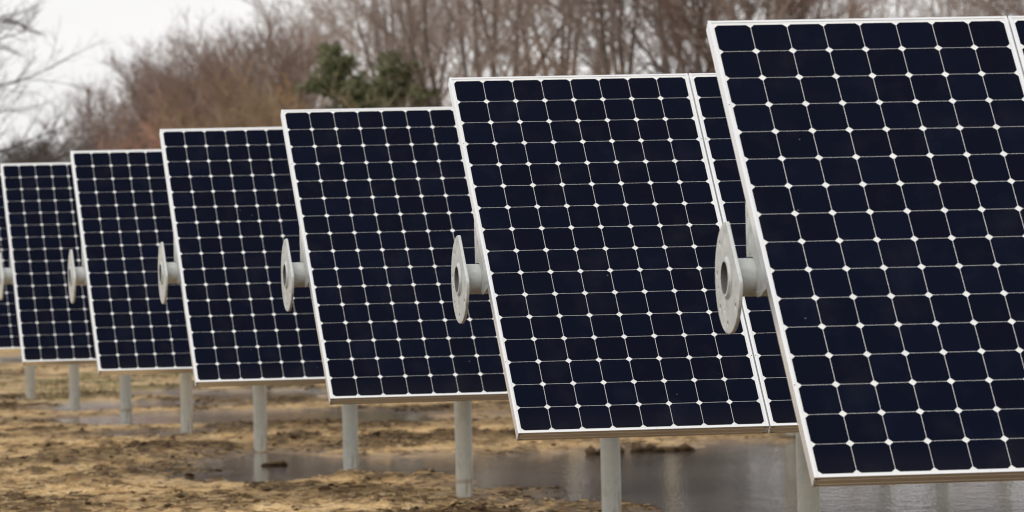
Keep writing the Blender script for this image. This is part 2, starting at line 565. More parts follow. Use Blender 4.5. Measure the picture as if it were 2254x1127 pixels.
# small wind ripples, calmer in patches
calm = 0.85 + 0.5 * fbm(fx_ * 0.6, fy_ * 0.25, 55, 2)
WZ = (fbm(fx_ * 15, fy_ * 5.5, 51, 2, 0.6) - 0.5) * 0.0023 * calm
setp(mesh_obj('water', np_mesh('water', np.stack([fx_, fy_, WZ], 1), wf, M_WATER, True)), kind='structure')

def ground_z(x, y):
    return float(terrain(np.array([float(x)]), np.array([float(y)]))[0][0])

# dark crumbs and clods of turned earth
bm = bmesh.new()
bmesh.ops.create_icosphere(bm, subdivisions=1, radius=1)
icoV = np.array([v.co[:] for v in bm.verts])
icoF = np.array([[v.index for v in f.verts] for f in bm.faces])
bm.free()
rng = np.random.default_rng(5)
N = 80000
cx, cy = rng.uniform(-9, 4.5, N), 37 + 60 * rng.random(N) ** 1.3
cz, csh, _ = terrain(cx, cy)
dens = humus(cx, cy)
keep = (rng.random(N) < dens * 0.55 + 0.008) & (cz > 0.006) & (np.abs(cx) < cy * 0.1)
cx, cy, cz = cx[keep], cy[keep], cz[keep]
extra = [(1.02, 51.5), (1.12, 51.6), (1.2, 51.4), (1.33, 51.55), (1.27, 51.5), (1.42, 51.5), (-2.02, 50.2), (-1.98, 50.25), (-1.92, 50.2), (0.86, 51.3), (0.62, 51.2), (0.70, 51.25)]
cx = np.append(cx, [e[0] for e in extra]); cy = np.append(cy, [e[1] for e in extra]); cz = np.append(cz, [0.0] * len(extra))
CV, CF = [], []
for k in range(len(cx)):
    big = k >= len(cx) - len(extra)
    r_ = (0.035 + 0.02 * rng.random()) if big else 0.004 + 0.020 * rng.random() ** 5
    sc = r_ * np.array([rng.uniform(1.0, 2.3), rng.uniform(1.0, 2.3), rng.uniform(0.6, 1.1)])
    ph = rng.uniform(0, 6.28, 3)
    v = icoV * (1 + 0.28 * np.sin(icoV[:, [1, 2, 0]] * 4.1 + ph) + 0.18 * np.sin(icoV[:, [2, 0, 1]] * 9 + ph[::-1]))
    v = v * sc
    CV.append(v + np.array([cx[k], cy[k], cz[k] + sc[2] * 0.25]))
    CF.append(icoF + 42 * k if len(icoV) == 42 else icoF + len(icoV) * k)
setp(mesh_obj('soil_clods', np_mesh('soil_clods', np.concatenate(CV), np.concatenate(CF), M_CLOD, True)), kind='stuff',
     label='dark brown clods of turned earth scattered over the wet sand', cat='soil clods')

# sparse rough grass on the far left of the field
GV, GF = [], []
k = 0
for t_ in range(260):
    x, y = rng.uniform(-10.5, -2), rng.uniform(70, 108)
    if abs(x) > y * 0.095:
        continue
    z = ground_z(x, y)
    if z < 0.012 or float(fbm(np.array([x * 0.5]), np.array([y * 0.2]), 83, 3)[0]) < 0.47:
        continue
    for b_ in range(26):
        px, py = x + rng.normal(0, 0.16), y + rng.normal(0, 0.3)
        h, w_ = rng.uniform(0.02, 0.07), 0.006
        dx, dy = rng.normal(0, 0.03, 2)
        GV += [(px - w_, py, z - 0.01), (px + w_, py, z - 0.01), (px + dx, py + dy, z + h)]
        GF.append((k, k + 1, k + 2))
        k += 3
setp(mesh_obj('grass', np_mesh('grass', GV, GF, M_GRASS)), kind='stuff', label='sparse short green grass on the sand at the far left', cat='grass')

# flattened dead straw and root bits matted into the soil
NS = 64000
qx = rng.uniform(-1, 1, NS)
qy = 37.5 + 40 * rng.random(NS) ** 1.25
qx = qx * qy * 0.088
qd = humus(qx, qy)
qz, _, _ = terrain(qx, qy)
kp = (qz > 0.012) & (rng.random(NS) < 0.15 + 0.75 * qd)
qx, qy, qz = qx[kp], qy[kp], qz[kp]
ns = len(qx)
yaw = rng.uniform(0, math.pi, ns)
ln = rng.uniform(0.02, 0.075, ns)
lift = rng.uniform(-0.003, 0.016, ns)
wd = rng.uniform(0.002, 0.006, ns)
dx, dy = np.cos(yaw) * ln, np.sin(yaw) * ln
c0 = np.stack([qx - dx, qy - dy, qz + 0.002], 1)
c1 = np.stack([qx + dx, qy + dy, qz + 0.002 + lift], 1)
upv = np.array([[0, 0, 1.0]])
SV = np.stack([c0 - upv * wd[:, None], c1 - upv * wd[:, None] * 0.6, c1 + upv * wd[:, None] * 0.6, c0 + upv * wd[:, None]], 1).reshape(-1, 3)
sm = np_mesh('dry_straw', SV, np.arange(ns * 4).reshape(ns, 4), M_STRAW)
tone = np.repeat(rng.random(ns).astype(np.float32), 4)
sm.attributes.new('tone', 'FLOAT', 'POINT').data.foreach_set('value', tone)
setp(mesh_obj('dry_straw', sm), kind='stuff', label='flattened dead straw and roots matted into the sandy soil', cat='dry straw')

# ------------------------------------------------------------------ solar tracker rows
PSI, THETA = 0.1825, 0.7530
STEP, DRIFT, DZ = 5.5866, 0.0772, -0.0011
W, L, T = 1.046, 2.067, 0.046
W0, DN, DU = 0.0721, 0.1886, -0.0150
AX0 = Vector((0.7158, 20.190, CAM_H - 0.1148))
wv = Vector((math.cos(PSI), math.sin(PSI), 0))
rv = Vector((-math.sin(PSI), math.cos(PSI), 0))
DTH = [0.003, 0.012, 0.025, -0.007, -0.006, -0.026, -0.01, 0.008, 0.0, -0.012, 0.006, 0.0]
DZR = [0.0, -0.011, 0.006, 0.017, -0.005, -0.006, 0.004, 0, -0.004, 0.006, 0, 0]
DWR = [-0.002, 0.003, 0.014, 0.002, -0.002, -0.016, 0.0, 0.006, -0.004, 0, 0.005, 0]
POST_W = [2.713, 7.50, 12.29]
N_PANEL, PITCH_P = 12, 1.052

def quad_prism(bm, prof, p0, p1, ax_in, ax_dep, mat=0):
    """extrude profile [(inward, depth)] from p0 to p1; caps closed"""
    A = [bm.verts.new(p0 + ax_in * a + ax_dep * d) for a, d in prof]
    B = [bm.verts.new(p1 + ax_in * a + ax_dep * d) for a, d in prof]
    n = len(prof)
    for i in range(n):
        f = bm.faces.new((A[i], A[(i + 1) % n], B[(i + 1) % n], B[i]))
        f.material_index = mat
    bm.faces.new(A[::-1]).material_index = mat
    bm.faces.new(B).material_index = mat

def disc(bm, c, n, r, mat, seg=8, h=0.0006):
    q = Vector((0, 0, 1)).rotation_difference(n)
    vs = [bm.verts.new(c + n * h + q @ Vector((r * math.cos(a), r * math.sin(a), 0))) for a in [2 * math.pi * i / seg for i in range(seg)]]
    bm.faces.new(vs).material_index = mat

FL = 0.0108      # width of the front lip of the frame
# panel-local axes: x along the row, y = into the panel (front face at y=0), z up the panel; origin at centre of front face
def build_panel_meshes():
    h, w = L / 2, W / 2
    X, Y, Zv = Vector((1, 0, 0)), Vector((0, 1, 0)), Vector((0, 0, 1))
    bm = bmesh.new()
    g = 0.0012
    prof = [(0.0008, 0), (FL - 0.0006, 0), (FL, 0.0008), (FL, 0.0068), (0.004, 0.0068), (0.004, T - 0.002), (0.024, T - 0.002), (0.024, T), (0.0008, T),
            (0, T - 0.0008), (0, 0.034), (g, 0.0335), (g, 0.0325), (0, 0.032), (0, 0.014), (g, 0.0135), (g, 0.0125), (0, 0.012), (0, 0.0008)]
    quad_prism(bm, prof, Vector((-w, 0, -h)), Vector((-w, 0, h)), X, Y)
    quad_prism(bm, prof, Vector((w, 0, -h)), Vector((w, 0, h)), -X, Y)
    e = 0.0003
    quad_prism(bm, prof, Vector((-w + FL + e, 0.0004, h - 0.0003)), Vector((w - FL - e, 0.0004, h - 0.0003)), -Zv, Y)
    quad_prism(bm, prof, Vector((-w + FL + e, 0.0004, -h + 0.0003)), Vector((w - FL - e, 0.0004, -h + 0.0003)), Zv, Y)
    # butt ends of the bottom and top rails below the side lips
    for sx in (-1, 1):
        for sz in (-1, 1):
            for dpt in (0.0085, 0.0395):
                disc(bm, Vector((sx * (w - 0.008), dpt, sz * h)), Vector((0, 0, sz)), 0.0026, 1)
                disc(bm, Vector((sx * (w - 0.017), dpt, sz * h)), Vector((0, 0, sz)), 0.0026, 1)
        for zz in (h - 0.022 - 3 * 0.1269, -h + 0.015 + 3 * 0.1269):
            disc(bm, Vector((sx * (w - 0.006), 0, zz)), Vector((0, -1, 0)), 0.0022, 1)
    frame = bm_mesh('frame', bm, [M_FRAME, M_DARK])
    # laminate: white backsheet under the glass
    bm = bmesh.new()
    bmesh.ops.create_cube(bm, size=1)
    bmesh.ops.scale(bm, vec=(W - 0.010, 0.0042, L - 0.010), verts=bm.verts)
    bmesh.ops.translate(bm, vec=(0, 0.0022 + 0.0022, 0), verts=bm.verts)
    lam = bm_mesh('laminate', bm, M_BACK)
    # the 8 x 16 pseudo-square cells
    p, gap, ch = 0.1269, 0.0019, 0.0132
    a = (p - gap) / 2
    V, F = [], []
    c5 = ch * 0.29 * 0.86
    for r in range(16):
        for c in range(8):
            ox, oz = (c - 3.5) * p, (r - 7.5) * p - 0.0035
            pts = []
            for sx, sz in ((1, 1), (-1, 1), (-1, -1), (1, -1)):
                q = [(sx * a, sz * (a - ch)), (sx * (a - c5), sz * (a - c5 - 0.0022) if False else sz * (a - c5)), (sx * (a - ch), sz * a)]
                # corner arc of the round wafer, a touch outside the straight chamfer
                q[1] = (sx * (a - ch * 0.49), sz * (a - ch * 0.49))
                if sx * sz < 0:
                    q = q[::-1]
                pts += q
            base = len(V)
            V += [(ox + x, 0.0016, oz + z) for x, z in pts]
            F.append([base + i for i in range(12)])
    cells = bpy.data.meshes.new('solar_cells')
    cells.from_pydata(V, [], F)
    cells.materials.append(M_CELL)
    at = cells.attributes.new('cell_tone', 'FLOAT', 'FACE')
    rr = random.Random(3)
    at.data.foreach_set('value', [rr.random() for _ in F])
    cells.update()
    # junction box on the back
    bm = bmesh.new()
    bmesh.ops.create_cube(bm, size=1)
    bmesh.ops.scale(bm, vec=(0.14, 0.024, 0.11), verts=bm.verts)
    bmesh.ops.bevel(bm, geom=bm.edges[:], offset=0.006, segments=2, affect='EDGES')
    bmesh.ops.translate(bm, vec=(0, 0.0188, h - 0.2), verts=bm.verts)
    jb = bm_mesh('junction_box', bm, M_BOX, 40)
    return frame, lam, cells, jb

ME_FRAME, ME_LAM, ME_CELL, ME_JB = build_panel_meshes()
rv_ = random.Random(12)
CELL_VARS = [ME_CELL]
for k in range(5):
    mc = ME_CELL.copy()
    mc.name = 'solar_cells'
    mc.attributes['cell_tone'].data.foreach_set('value', [min(1, max(0, rv_.gauss(0.45, 0.28))) for _ in mc.polygons])
    CELL_VARS.append(mc)

def tube_mesh(name, r, x0, x1, mat, seg=48, r_in=None, axis='X'):
    """pipe with wall; open ends when r_in is given"""
    bm = bmesh.new()
    r_in = r_in or 0
    rings = []
    path = [(x0, r), (x1, r)] + ([(x1, r_in), (x0, r_in)] if r_in else [])
    for x, rr in path:
        ring = []
        for i in range(seg):
            a = 2 * math.pi * i / seg
            p = (x, rr * math.cos(a), rr * math.sin(a)) if axis == 'X' else (rr * math.cos(a), rr * math.sin(a), x)
            ring.append(bm.verts.new(p))
        rings.append(ring)
    k = len(rings)
    for j in range(k if r_in else k - 1):
        A, B = rings[j], rings[(j + 1) % k]
        for i in range(seg):
            bm.faces.new((A[i], A[(i + 1) % seg], B[(i + 1) % seg], B[i]))
    if not r_in:
        bm.faces.new(rings[0][::-1])
        bm.faces.new(rings[1])
    else:
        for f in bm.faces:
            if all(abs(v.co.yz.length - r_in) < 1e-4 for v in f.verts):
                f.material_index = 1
    return bm_mesh(name, bm, [mat, M_BORE], 35)

def flat_plate(name, outline, holes, thick, mat, bevel=0.002):
    """2D outline with round holes -> solid plate in its own XY plane, extruded along Z, centred"""
    cu = bpy.data.curves.new(name, 'CURVE')
    cu.dimensions = '2D'
    cu.fill_mode = 'BOTH'
    cu.extrude = thick / 2 - bevel
    cu.bevel_depth = bevel
    cu.bevel_resolution = 2
    cu.offset = -bevel
    def add(pts):
        sp = cu.splines.new('POLY')
        sp.points.add(len(pts) - 1)
        for q, (a, b_) in zip(sp.points, pts):
            q.co = (a, b_, 0, 1)
        sp.use_cyclic_u = True
    add(outline)
    for hx, hy, hr, n in holes:
        add([(hx + hr * math.cos(-2 * math.pi * i / n), hy + hr * math.sin(-2 * math.pi * i / n)) for i in range(n)])
    o = bpy.data.objects.new(name, cu)
    me = bpy.data.meshes.new_from_object(o)
    bpy.data.objects.remove(o)
    me.name = name
    me.materials.clear()
    me.materials.append(mat)
    me.polygons.foreach_set('use_smooth', np.ones(len(me.polygons), dtype=bool))
    me.set_sharp_from_angle(angle=R(40))
    return me

R_T = 0.0635                       # torque tube radius
R_F = 0.186                        # end flange radius
def build_flange():
    # plate coordinates: a = towards the panel normal, b = up the panel; chord cut parallel to the panel
    cut = 0.128
    a0 = math.acos(cut / R_F)
    out_ = []
    n = 72
    fr_ = 0.022                                        # rounded corners where the chord meets the rim
    ca = cut - fr_
    ang = math.acos(ca / (R_F - fr_))
    fx, fy = ca, (R_F - fr_) * math.sin(ang)
    for i in range(n + 1):
        t = ang + (2 * math.pi - 2 * ang) * i / n
        out_.append((R_F * math.cos(t), R_F * math.sin(t)))
    for i in range(1, 8):
        t = -ang + ang * i / 7
        out_.append((fx + fr_ * math.cos(t), -fy + fr_ * math.sin(t)))
    for i in range(0, 7):
        t = ang * i / 7
        out_.append((fx + fr_ * math.cos(t), fy + fr_ * math.sin(t)))
    holes = [(0, 0, R_T - 0.001, 48)]
    th = THETA
    # angles measured in the vertical plane, turned back into the plate
    for ang, rad, hr in ((132, .152, .0105), (175, .152, .0105), (220, .152, .0105), (268, .152, .0105), (322, .152, .0105),
                         (194, .140, .006), (246, .118, .006)):
        a = R(ang) - th
        holes.append((rad * math.cos(a), rad * math.sin(a), hr, 16))
    me = flat_plate('end_flange', out_, holes, 0.0125, M_GALV, 0.0022)
    # plate XY -> (-y, z) of the row; plate Z -> x of the row
    me.transform(Matrix(((0, 0, 1, 0), (-1, 0, 0, 0), (0, 1, 0, 0), (0, 0, 0, 1))))
    if me.polygons and False:
        pass
    return me

def build_collar():
    """weld bead and pipe end standing proud of the flange"""
    bm = bmesh.new()
    prof = [(-0.016, R_T - 0.009), (-0.016, R_T + 0.0005), (-0.011, R_T + 0.003), (-0.0068, R_T + 0.008), (-0.0062, R_T - 0.009)]
    seg = 56
    rings = []
    rr = random.Random(4)
    for x, r in prof:
        ring = []
        for i in range(seg):
            a = 2 * math.pi * i / seg
            q = r + (rr.uniform(-0.0012, 0.0012) if r > R_T - 0.002 else 0)
            ring.append(bm.verts.new((x, q * math.cos(a), q * math.sin(a))))
        rings.append(ring)
    for j in range(len(rings)):
        A, B = rings[j], rings[(j + 1) % len(rings)]
        for i in range(seg):
            bm.faces.new((A[i], A[(i + 1) % seg], B[(i + 1) % seg], B[i]))
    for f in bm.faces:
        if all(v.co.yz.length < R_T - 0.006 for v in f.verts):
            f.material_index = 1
    return bm_mesh('weld_collar', bm, [M_GALV, M_BORE], 50)

BACK_N = DN - T                    # distance of the back of the panels from the tube axis
def build_bracket():
    # outline in (forward, up) at the tilt THETA; turned into plate coordinates with the tube
    ct, st = math.cos(THETA), math.sin(THETA)
    def on_back(z):
        return ((BACK_N - z * st) / ct, z)
    r = R_T + 0.004
    pts = [on_back(0.265), (-0.080, 0.245), (-0.080, 0.066)]
    pts += [(r * math.cos(R(t)), r * math.sin(R(t))) for t in (98, 80, 62, 44, 26, 8, -10, -28, -46)]
    pts += [(0.062, -0.066), (0.12, -0.062), on_back(-0.03)]
    rot = [(f * ct + z * st, -f * st + z * ct) for f, z in pts]
    rot = [(min(a, BACK_N - 0.001), b_) for a, b_ in rot]
    holes = [(-0.055, 0.085, 0.005, 10), (-0.03, 0.074, 0.005, 10), (0.078, -0.045, 0.005, 10)]
    hr = [(f * ct + z * st, -f * st + z * ct, q, n) for f, z, q, n in holes]
    me = flat_plate('support_bracket', rot, hr, 0.008, M_GALV, 0.0012)
    me.transform(Matrix(((0, 0, 1, 0), (-1, 0, 0, 0), (0, 1, 0, 0), (0, 0, 0, 1))))
    return me

TUBE_END = W0 + N_PANEL * PITCH_P + 0.1
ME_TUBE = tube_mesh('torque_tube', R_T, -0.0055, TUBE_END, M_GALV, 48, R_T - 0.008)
ME_FLANGE = build_flange()
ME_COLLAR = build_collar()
ME_BRACKET = build_bracket()

def build_post(hgt):
    bm = bmesh.new()
    seg, r = 40, 0.06
    zs = [-0.25, 0.0, 0.3, 0.7, hgt]
    rings = [[bm.verts.new((r * math.cos(2 * math.pi * i / seg), r * math.sin(2 * math.pi * i / seg), z)) for i in range(seg)] for z in zs]
    for A, B in zip(rings, rings[1:]):
        for i in range(seg):
            bm.faces.new((A[i], A[(i + 1) % seg], B[(i + 1) % seg], B[i]))
    bm.faces.new(rings[-1])
    return bm_mesh('post', bm, M_POST, 40)

def build_bearing():
    """split ring that carries the tube on the post"""
    bm = bmesh.new()
    seg = 40
    prof = [(-0.04, R_T + 0.001), (-0.04, R_T + 0.016), (0.04, R_T + 0.016), (0.04, R_T + 0.001)]
    rings = [[bm.verts.new((x, q * math.cos(2 * math.pi * i / seg), q * math.sin(2 * math.pi * i / seg))) for i in range(seg)] for x, q in prof]
    for j in range(4):
        A, B = rings[j], rings[(j + 1) % 4]
        for i in range(seg):
            bm.faces.new((A[i], A[(i + 1) % seg], B[(i + 1) % seg], B[i]))
    return bm_mesh('bearing', bm, M_GALV, 40)

AXH = CAM_H - 0.1148
ME_POST = build_post(AXH - R_T - 0.0165)
ME_BEAR = build_bearing()

ROW_LABELS = [
 'nearest solar tracker row, largest in view and cut off by the right edge',
 'second nearest solar tracker row, whole first panel showing left of the nearest row',
 'third nearest solar tracker row, leaning left corner overlapped by the second row',
 'fourth nearest solar tracker row, about six cell columns showing at centre left',
 'fifth nearest solar tracker row, five cell columns showing left of the fourth row',
 'sixth nearest solar tracker row, white frame starting at the left edge of the picture',
 'seventh solar tracker row, dark sliver cut off by the left edge behind the sixth row',
 'eighth solar tracker row, hidden but for its pale post, fourth post from the left',
 'ninth solar tracker row, hidden but for its pale post, third post from the left',
 'tenth solar tracker row, hidden but for its pale post, second post from the left',
 'farthest solar tracker row, hidden but for its thin pale post, leftmost of all posts',
]

def build_row(i):
    base = AX0 + i * (rv * STEP + wv * DRIFT) + wv * DWR[i]
    axz = AXH + i * DZ + DZR[i]
    root = empty('solar_tracker', (base.x, base.y, 0), (0, 0, PSI))
    th = THETA + DTH[i]
    for pw in POST_W:
        po = mesh_obj('post', ME_POST, root, (pw - DWR[i], 0, 0))
        po.scale.z = (axz - R_T - 0.0165) / (AXH - R_T - 0.0165)
        mesh_obj('bearing', ME_BEAR, root, (pw - DWR[i], 0, axz))
    tube = mesh_obj('torque_tube', ME_TUBE, root, (0, 0, axz), (-th, 0, 0))
    mesh_obj('end_flange', ME_FLANGE, tube)
    mesh_obj('weld_collar', ME_COLLAR, tube)
    mesh_obj('support_bracket', ME_BRACKET, tube, (0.083, 0, 0))
    for k in range(N_PANEL):
        x = W0 + W / 2 + k * PITCH_P
        # origin of the panel on its front face
        n = Vector((0, -math.cos(th), math.sin(th)))
        u = Vector((0, math.sin(th), math.cos(th)))
        pos = Vector((x, 0, axz)) + n * DN + u * DU
        p = mesh_obj('solar_panel', ME_LAM, root, pos, (-th, 0, 0))
        mesh_obj('frame', ME_FRAME, p)
        mesh_obj('solar_cells', CELL_VARS[(i * 3 + k * 2) % len(CELL_VARS)], p)
        mesh_obj('junction_box', ME_JB, p)
    setp(root, ROW_LABELS[i], 'solar tracker', 'rows of tilted solar panels in the wet field')
    return root

for i in range(len(ROW_LABELS)):
    build_row(i)

# ------------------------------------------------------------------ trees
class Tubes:
    """gathers tapering branches as thin tubes"""
    def __init__(s):
        s.V, s.F, s.n = [], [], 0
    def add(s, pts, rads, k):
        P = np.array(pts)
        D = np.gradient(P, axis=0)
        D /= (np.linalg.norm(D, axis=1, keepdims=True) + 1e-9)
        ref = np.where(np.abs(D[:, 2:3]) < 0.9, np.array([[0, 0, 1.0]]), np.array([[1.0, 0, 0]]))
        A = np.cross(D, ref)
        A /= (np.linalg.norm(A, axis=1, keepdims=True) + 1e-9)
        B = np.cross(D, A)
        ang = np.arange(k) * 2 * math.pi / k
        ring = P[:, None, :] + np.array(rads)[:, None, None] * (A[:, None, :] * np.cos(ang)[None, :, None] + B[:, None, :] * np.sin(ang)[None, :, None])
        m_ = len(P)
        s.V.append(ring.reshape(-1, 3))
        i0 = np.arange((m_ - 1) * k).reshape(m_ - 1, k)
        j = np.roll(i0, -1, axis=1)
        s.F.append(np.stack([i0, j, j + k, i0 + k], -1).reshape(-1, 4) + s.n)
        s.n += m_ * k
    def mesh(s, name, mat):
        return np_mesh(name, np.concatenate(s.V), np.concatenate(s.F), mat, True)

def grow(rg, p, d, length, nseg, up_pull, wob):
    pts = [p.copy()]
    st = length / nseg
    for _ in range(nseg):
        d = d + rg.normal(0, wob, 3) + np.array([0, 0, up_pull])
        d = d / np.linalg.norm(d)
        p = p + d * st
        pts.append(p.copy())
    return pts, d

def side_dir(rg, d, ang):
    q = rg.normal(0, 1, 3)
    q = q - d * np.dot(q, d)
    q /= np.linalg.norm(q)
    return d * math.cos(ang) + q * math.sin(ang)

def bare_tree_proto(seed, spread=0.54, n1=26, n2=6, n3=6, n4=4, low=0.25, leaders=4, twig=0.0062, upk=0.07):
    """unit design is 10 m tall"""
    rg = np.random.default_rng(seed)
    tr, cr = Tubes(), Tubes()
    H = 10.0
    fork = H * rg.uniform(0.22, 0.34)
    main, d0 = grow(rg, np.array([0, 0, -0.2]), np.array([rg.normal(0, .04), rg.normal(0, .04), 1.0]), fork + 0.2, 5, 0.05, 0.03)
    r0 = 0.17
    tr.add(main, np.linspace(r0, r0 * 0.8, len(main)), 9)
    axes = []
    for q in range(leaders):
        dd = side_dir(rg, d0, rg.uniform(0.12, 0.50))
        ln = (H - fork) * rg.uniform(0.86, 1.0)
        pts, _ = grow(rg, main[-1], dd, ln, 12, 0.05, 0.055)
        rad = np.linspace(r0 * 0.62, 0.014, len(pts))
        tr.add(pts, rad, 7)
        axes.append((pts, rad))
    def along(pts, t):
        f = t * (len(pts) - 1)
        i = min(int(f), len(pts) - 2)
        a = f - i
        return pts[i] * (1 - a) + pts[i + 1] * a, (pts[i + 1] - pts[i]) / np.linalg.norm(pts[i + 1] - pts[i])
    for pts, rad in axes:
        for q in range(n1 // leaders):
            t = low * 0.5 + (1 - low * 0.5) * (q + rg.random()) / (n1 / leaders)
            t = min(t, 0.985)
            p, d = along(pts, t)
            L1 = H * spread * (0.62 * (1 - t) ** 0.8 + 0.20) * rg.uniform(0.7, 1.15)
            b1, _ = grow(rg, p, side_dir(rg, d, rg.uniform(0.55, 1.0)), L1, 7, upk, 0.09)
            cr.add(b1, np.linspace(0.042 * (1.1 - t * 0.6), 0.010, len(b1)), 5)
            for q2 in range(n2):
                p2, d2 = along(b1, 0.15 + 0.84 * (q2 + rg.random()) / n2)
                L2 = L1 * rg.uniform(0.32, 0.58)
                b2, _ = grow(rg, p2, side_dir(rg, d2, rg.uniform(0.4, 0.9)), L2, 5, upk * 0.9, 0.10)
                cr.add(b2, np.linspace(0.016, 0.007, len(b2)), 4)
                for q3 in range(n3):
                    p3, d3 = along(b2, 0.1 + 0.89 * (q3 + rg.random()) / n3)
                    L3 = max(0.25, L2 * rg.uniform(0.35, 0.7))
                    b3, _ = grow(rg, p3, side_dir(rg, d3, rg.uniform(0.4, 0.9)), L3, 3, upk, 0.12)
                    cr.add(b3, np.linspace(twig * 1.1, twig * 0.6, len(b3)), 3)
                    for q4 in range(n4):
                        p4, d4 = along(b3, 0.2 + 0.79 * rg.random())
                        b4, _ = grow(rg, p4, side_dir(rg, d4, rg.uniform(0.3, 0.8)), max(0.2, L3 * rg.uniform(0.4, 0.8)), 2, upk, 0.1)
                        cr.add(b4, np.linspace(twig * 0.85, twig * 0.4, len(b4)), 3)
    return tr.mesh('trunk', M_TRUNK), cr.mesh('crown', M_TWIG)

def shrub_proto(seed, stems=18, n2=9, n3=7, n4=3, wide=0.38, twig=0.012):
    """many-stemmed thicket bush, 5 m tall"""
    rg = np.random.default_rng(seed)
    tr, cr = Tubes(), Tubes()
    H = 5.0
    for q in range(stems):
        a = rg.uniform(0, 6.283)
        lean = rg.uniform(0.05, wide)
        d = np.array([math.cos(a) * math.sin(lean), math.sin(a) * math.sin(lean), math.cos(lean)])
        p = np.array([math.cos(a) * 0.25 * rg.random(), math.sin(a) * 0.25 * rg.random(), -0.1])
        ln = H * rg.uniform(0.62, 1.0)
        b1, _ = grow(rg, p, d, ln, 8, 0.015, 0.06)
        tr.add(b1, np.linspace(0.035, 0.008, len(b1)), 5)
        for q2 in range(n2):
            f = (0.16 + 0.82 * (q2 + rg.random()) / n2) * 8
            i = min(int(f), 7)
            p2 = b1[i] + (b1[i + 1] - b1[i]) * (f - i)
            d1 = (b1[i + 1] - b1[i]) / np.linalg.norm(b1[i + 1] - b1[i])
            L2 = ln * rg.uniform(0.14, 0.30)
            b2, _ = grow(rg, p2, side_dir(rg, d1, rg.uniform(0.4, 1.0)), L2, 4, 0.06, 0.12)
            cr.add(b2, np.linspace(0.013, 0.007, len(b2)), 3)
            for q3 in range(n3):
                f3 = (0.1 + 0.88 * rg.random()) * 4
                i3 = min(int(f3), 3)
                p3 = b2[i3] + (b2[i3 + 1] - b2[i3]) * (f3 - i3)
                d3 = (b2[i3 + 1] - b2[i3]) / np.linalg.norm(b2[i3 + 1] - b2[i3])
                b3, _ = grow(rg, p3, side_dir(rg, d3, rg.uniform(0.4, 1.1)), L2 * rg.uniform(0.3, 0.6), 2, 0.04, 0.12)
                cr.add(b3, np.linspace(twig, twig * 0.55, len(b3)), 3)
                for q4 in range(n4):
                    f4 = rg.random()
                    p4 = b3[0] * (1 - f4) + b3[-1] * f4
                    b4, _ = grow(rg, p4, side_dir(rg, d3, rg.uniform(0.3, 1.2)), 0.22 * rg.uniform(0.6, 1.3), 2, 0.02, 0.15)
                    cr.add(b4, np.linspace(twig * 0.9, twig * 0.4, len(b4)), 3)
    return tr.mesh('trunk', M_TRUNK), cr.mesh('crown', M_ROSE)

def leaf_clumps(rg, centres, radii, n_each, size, V, F):
    for c, r in zip(centres, radii):
        n = int(n_each)
        q = rg.normal(0, 1, (n, 3))
        q /= np.linalg.norm(q, axis=1, keepdims=True)
        P = c + q * (r * rg.random((n, 1)) ** 0.45) * np.array([1, 1, 0.75])
        a = rg.normal(0, 1, (n, 3)); a /= np.linalg.norm(a, axis=1, keepdims=True)
        b = np.cross(a, rg.normal(0, 1, (n, 3))); b /= np.linalg.norm(b, axis=1, keepdims=True)
        s = size * rg.uniform(0.6, 1.4, (n, 1))
        base = sum(len(v) for v in V)
        quad = np.stack([P - a * s, P + b * s * 0.5, P + a * s, P - b * s * 0.5], 1).reshape(-1, 3)
        V.append(quad)
        F.append(np.arange(n * 4).reshape(n, 4) + base)

def evergreen_proto(seed, bushy=True):
    """8 m tall, irregular tiers of clumped needles on a tapered trunk"""
    rg = np.random.default_rng(seed)
    H = 8.0
    tr = Tubes()
    trunk, _ = grow(rg, np.array([0, 0, -0.2]), np.array([0.02, 0, 1.0]), H * 0.96, 10, 0.03, 0.03)
    tr.add(trunk, np.linspace(0.17, 0.02, len(trunk)), 8)
    V, F = [], []
    cs, rs = [], []
    for q in range(46):
        t = 0.12 + 0.86 * (q + rg.random()) / 46
        i = min(int(t * 10), 9)
        p = trunk[i] + (trunk[i + 1] - trunk[i]) * (t * 10 - i)
        a = rg.uniform(0, 6.283)
        ln = H * 0.30 * (math.sin(min(1, (1.06 - t) * 1.35) * math.pi / 2)) * rg.uniform(0.45, 1.1)
        d = np.array([math.cos(a), math.sin(a), rg.uniform(0.05, 0.6)])
        b, _ = grow(rg, p, d / np.linalg.norm(d), ln, 4, 0.06, 0.08)
        tr.add(b, np.linspace(0.035, 0.01, len(b)), 4)
        for j in range(1, len(b)):
            for _ in range(2):
                cs.append(b[j] + rg.normal(0, 0.2, 3))
                rs.append(rg.uniform(0.16, 0.52) * (0.65 + 0.35 * (1 - t)))
    leaf_clumps(rg, cs, rs, 52, 0.055, V, F)
    return tr.mesh('trunk', M_TRUNK), np_mesh('crown', np.concatenate(V), np.concatenate(F), M_GREEN)

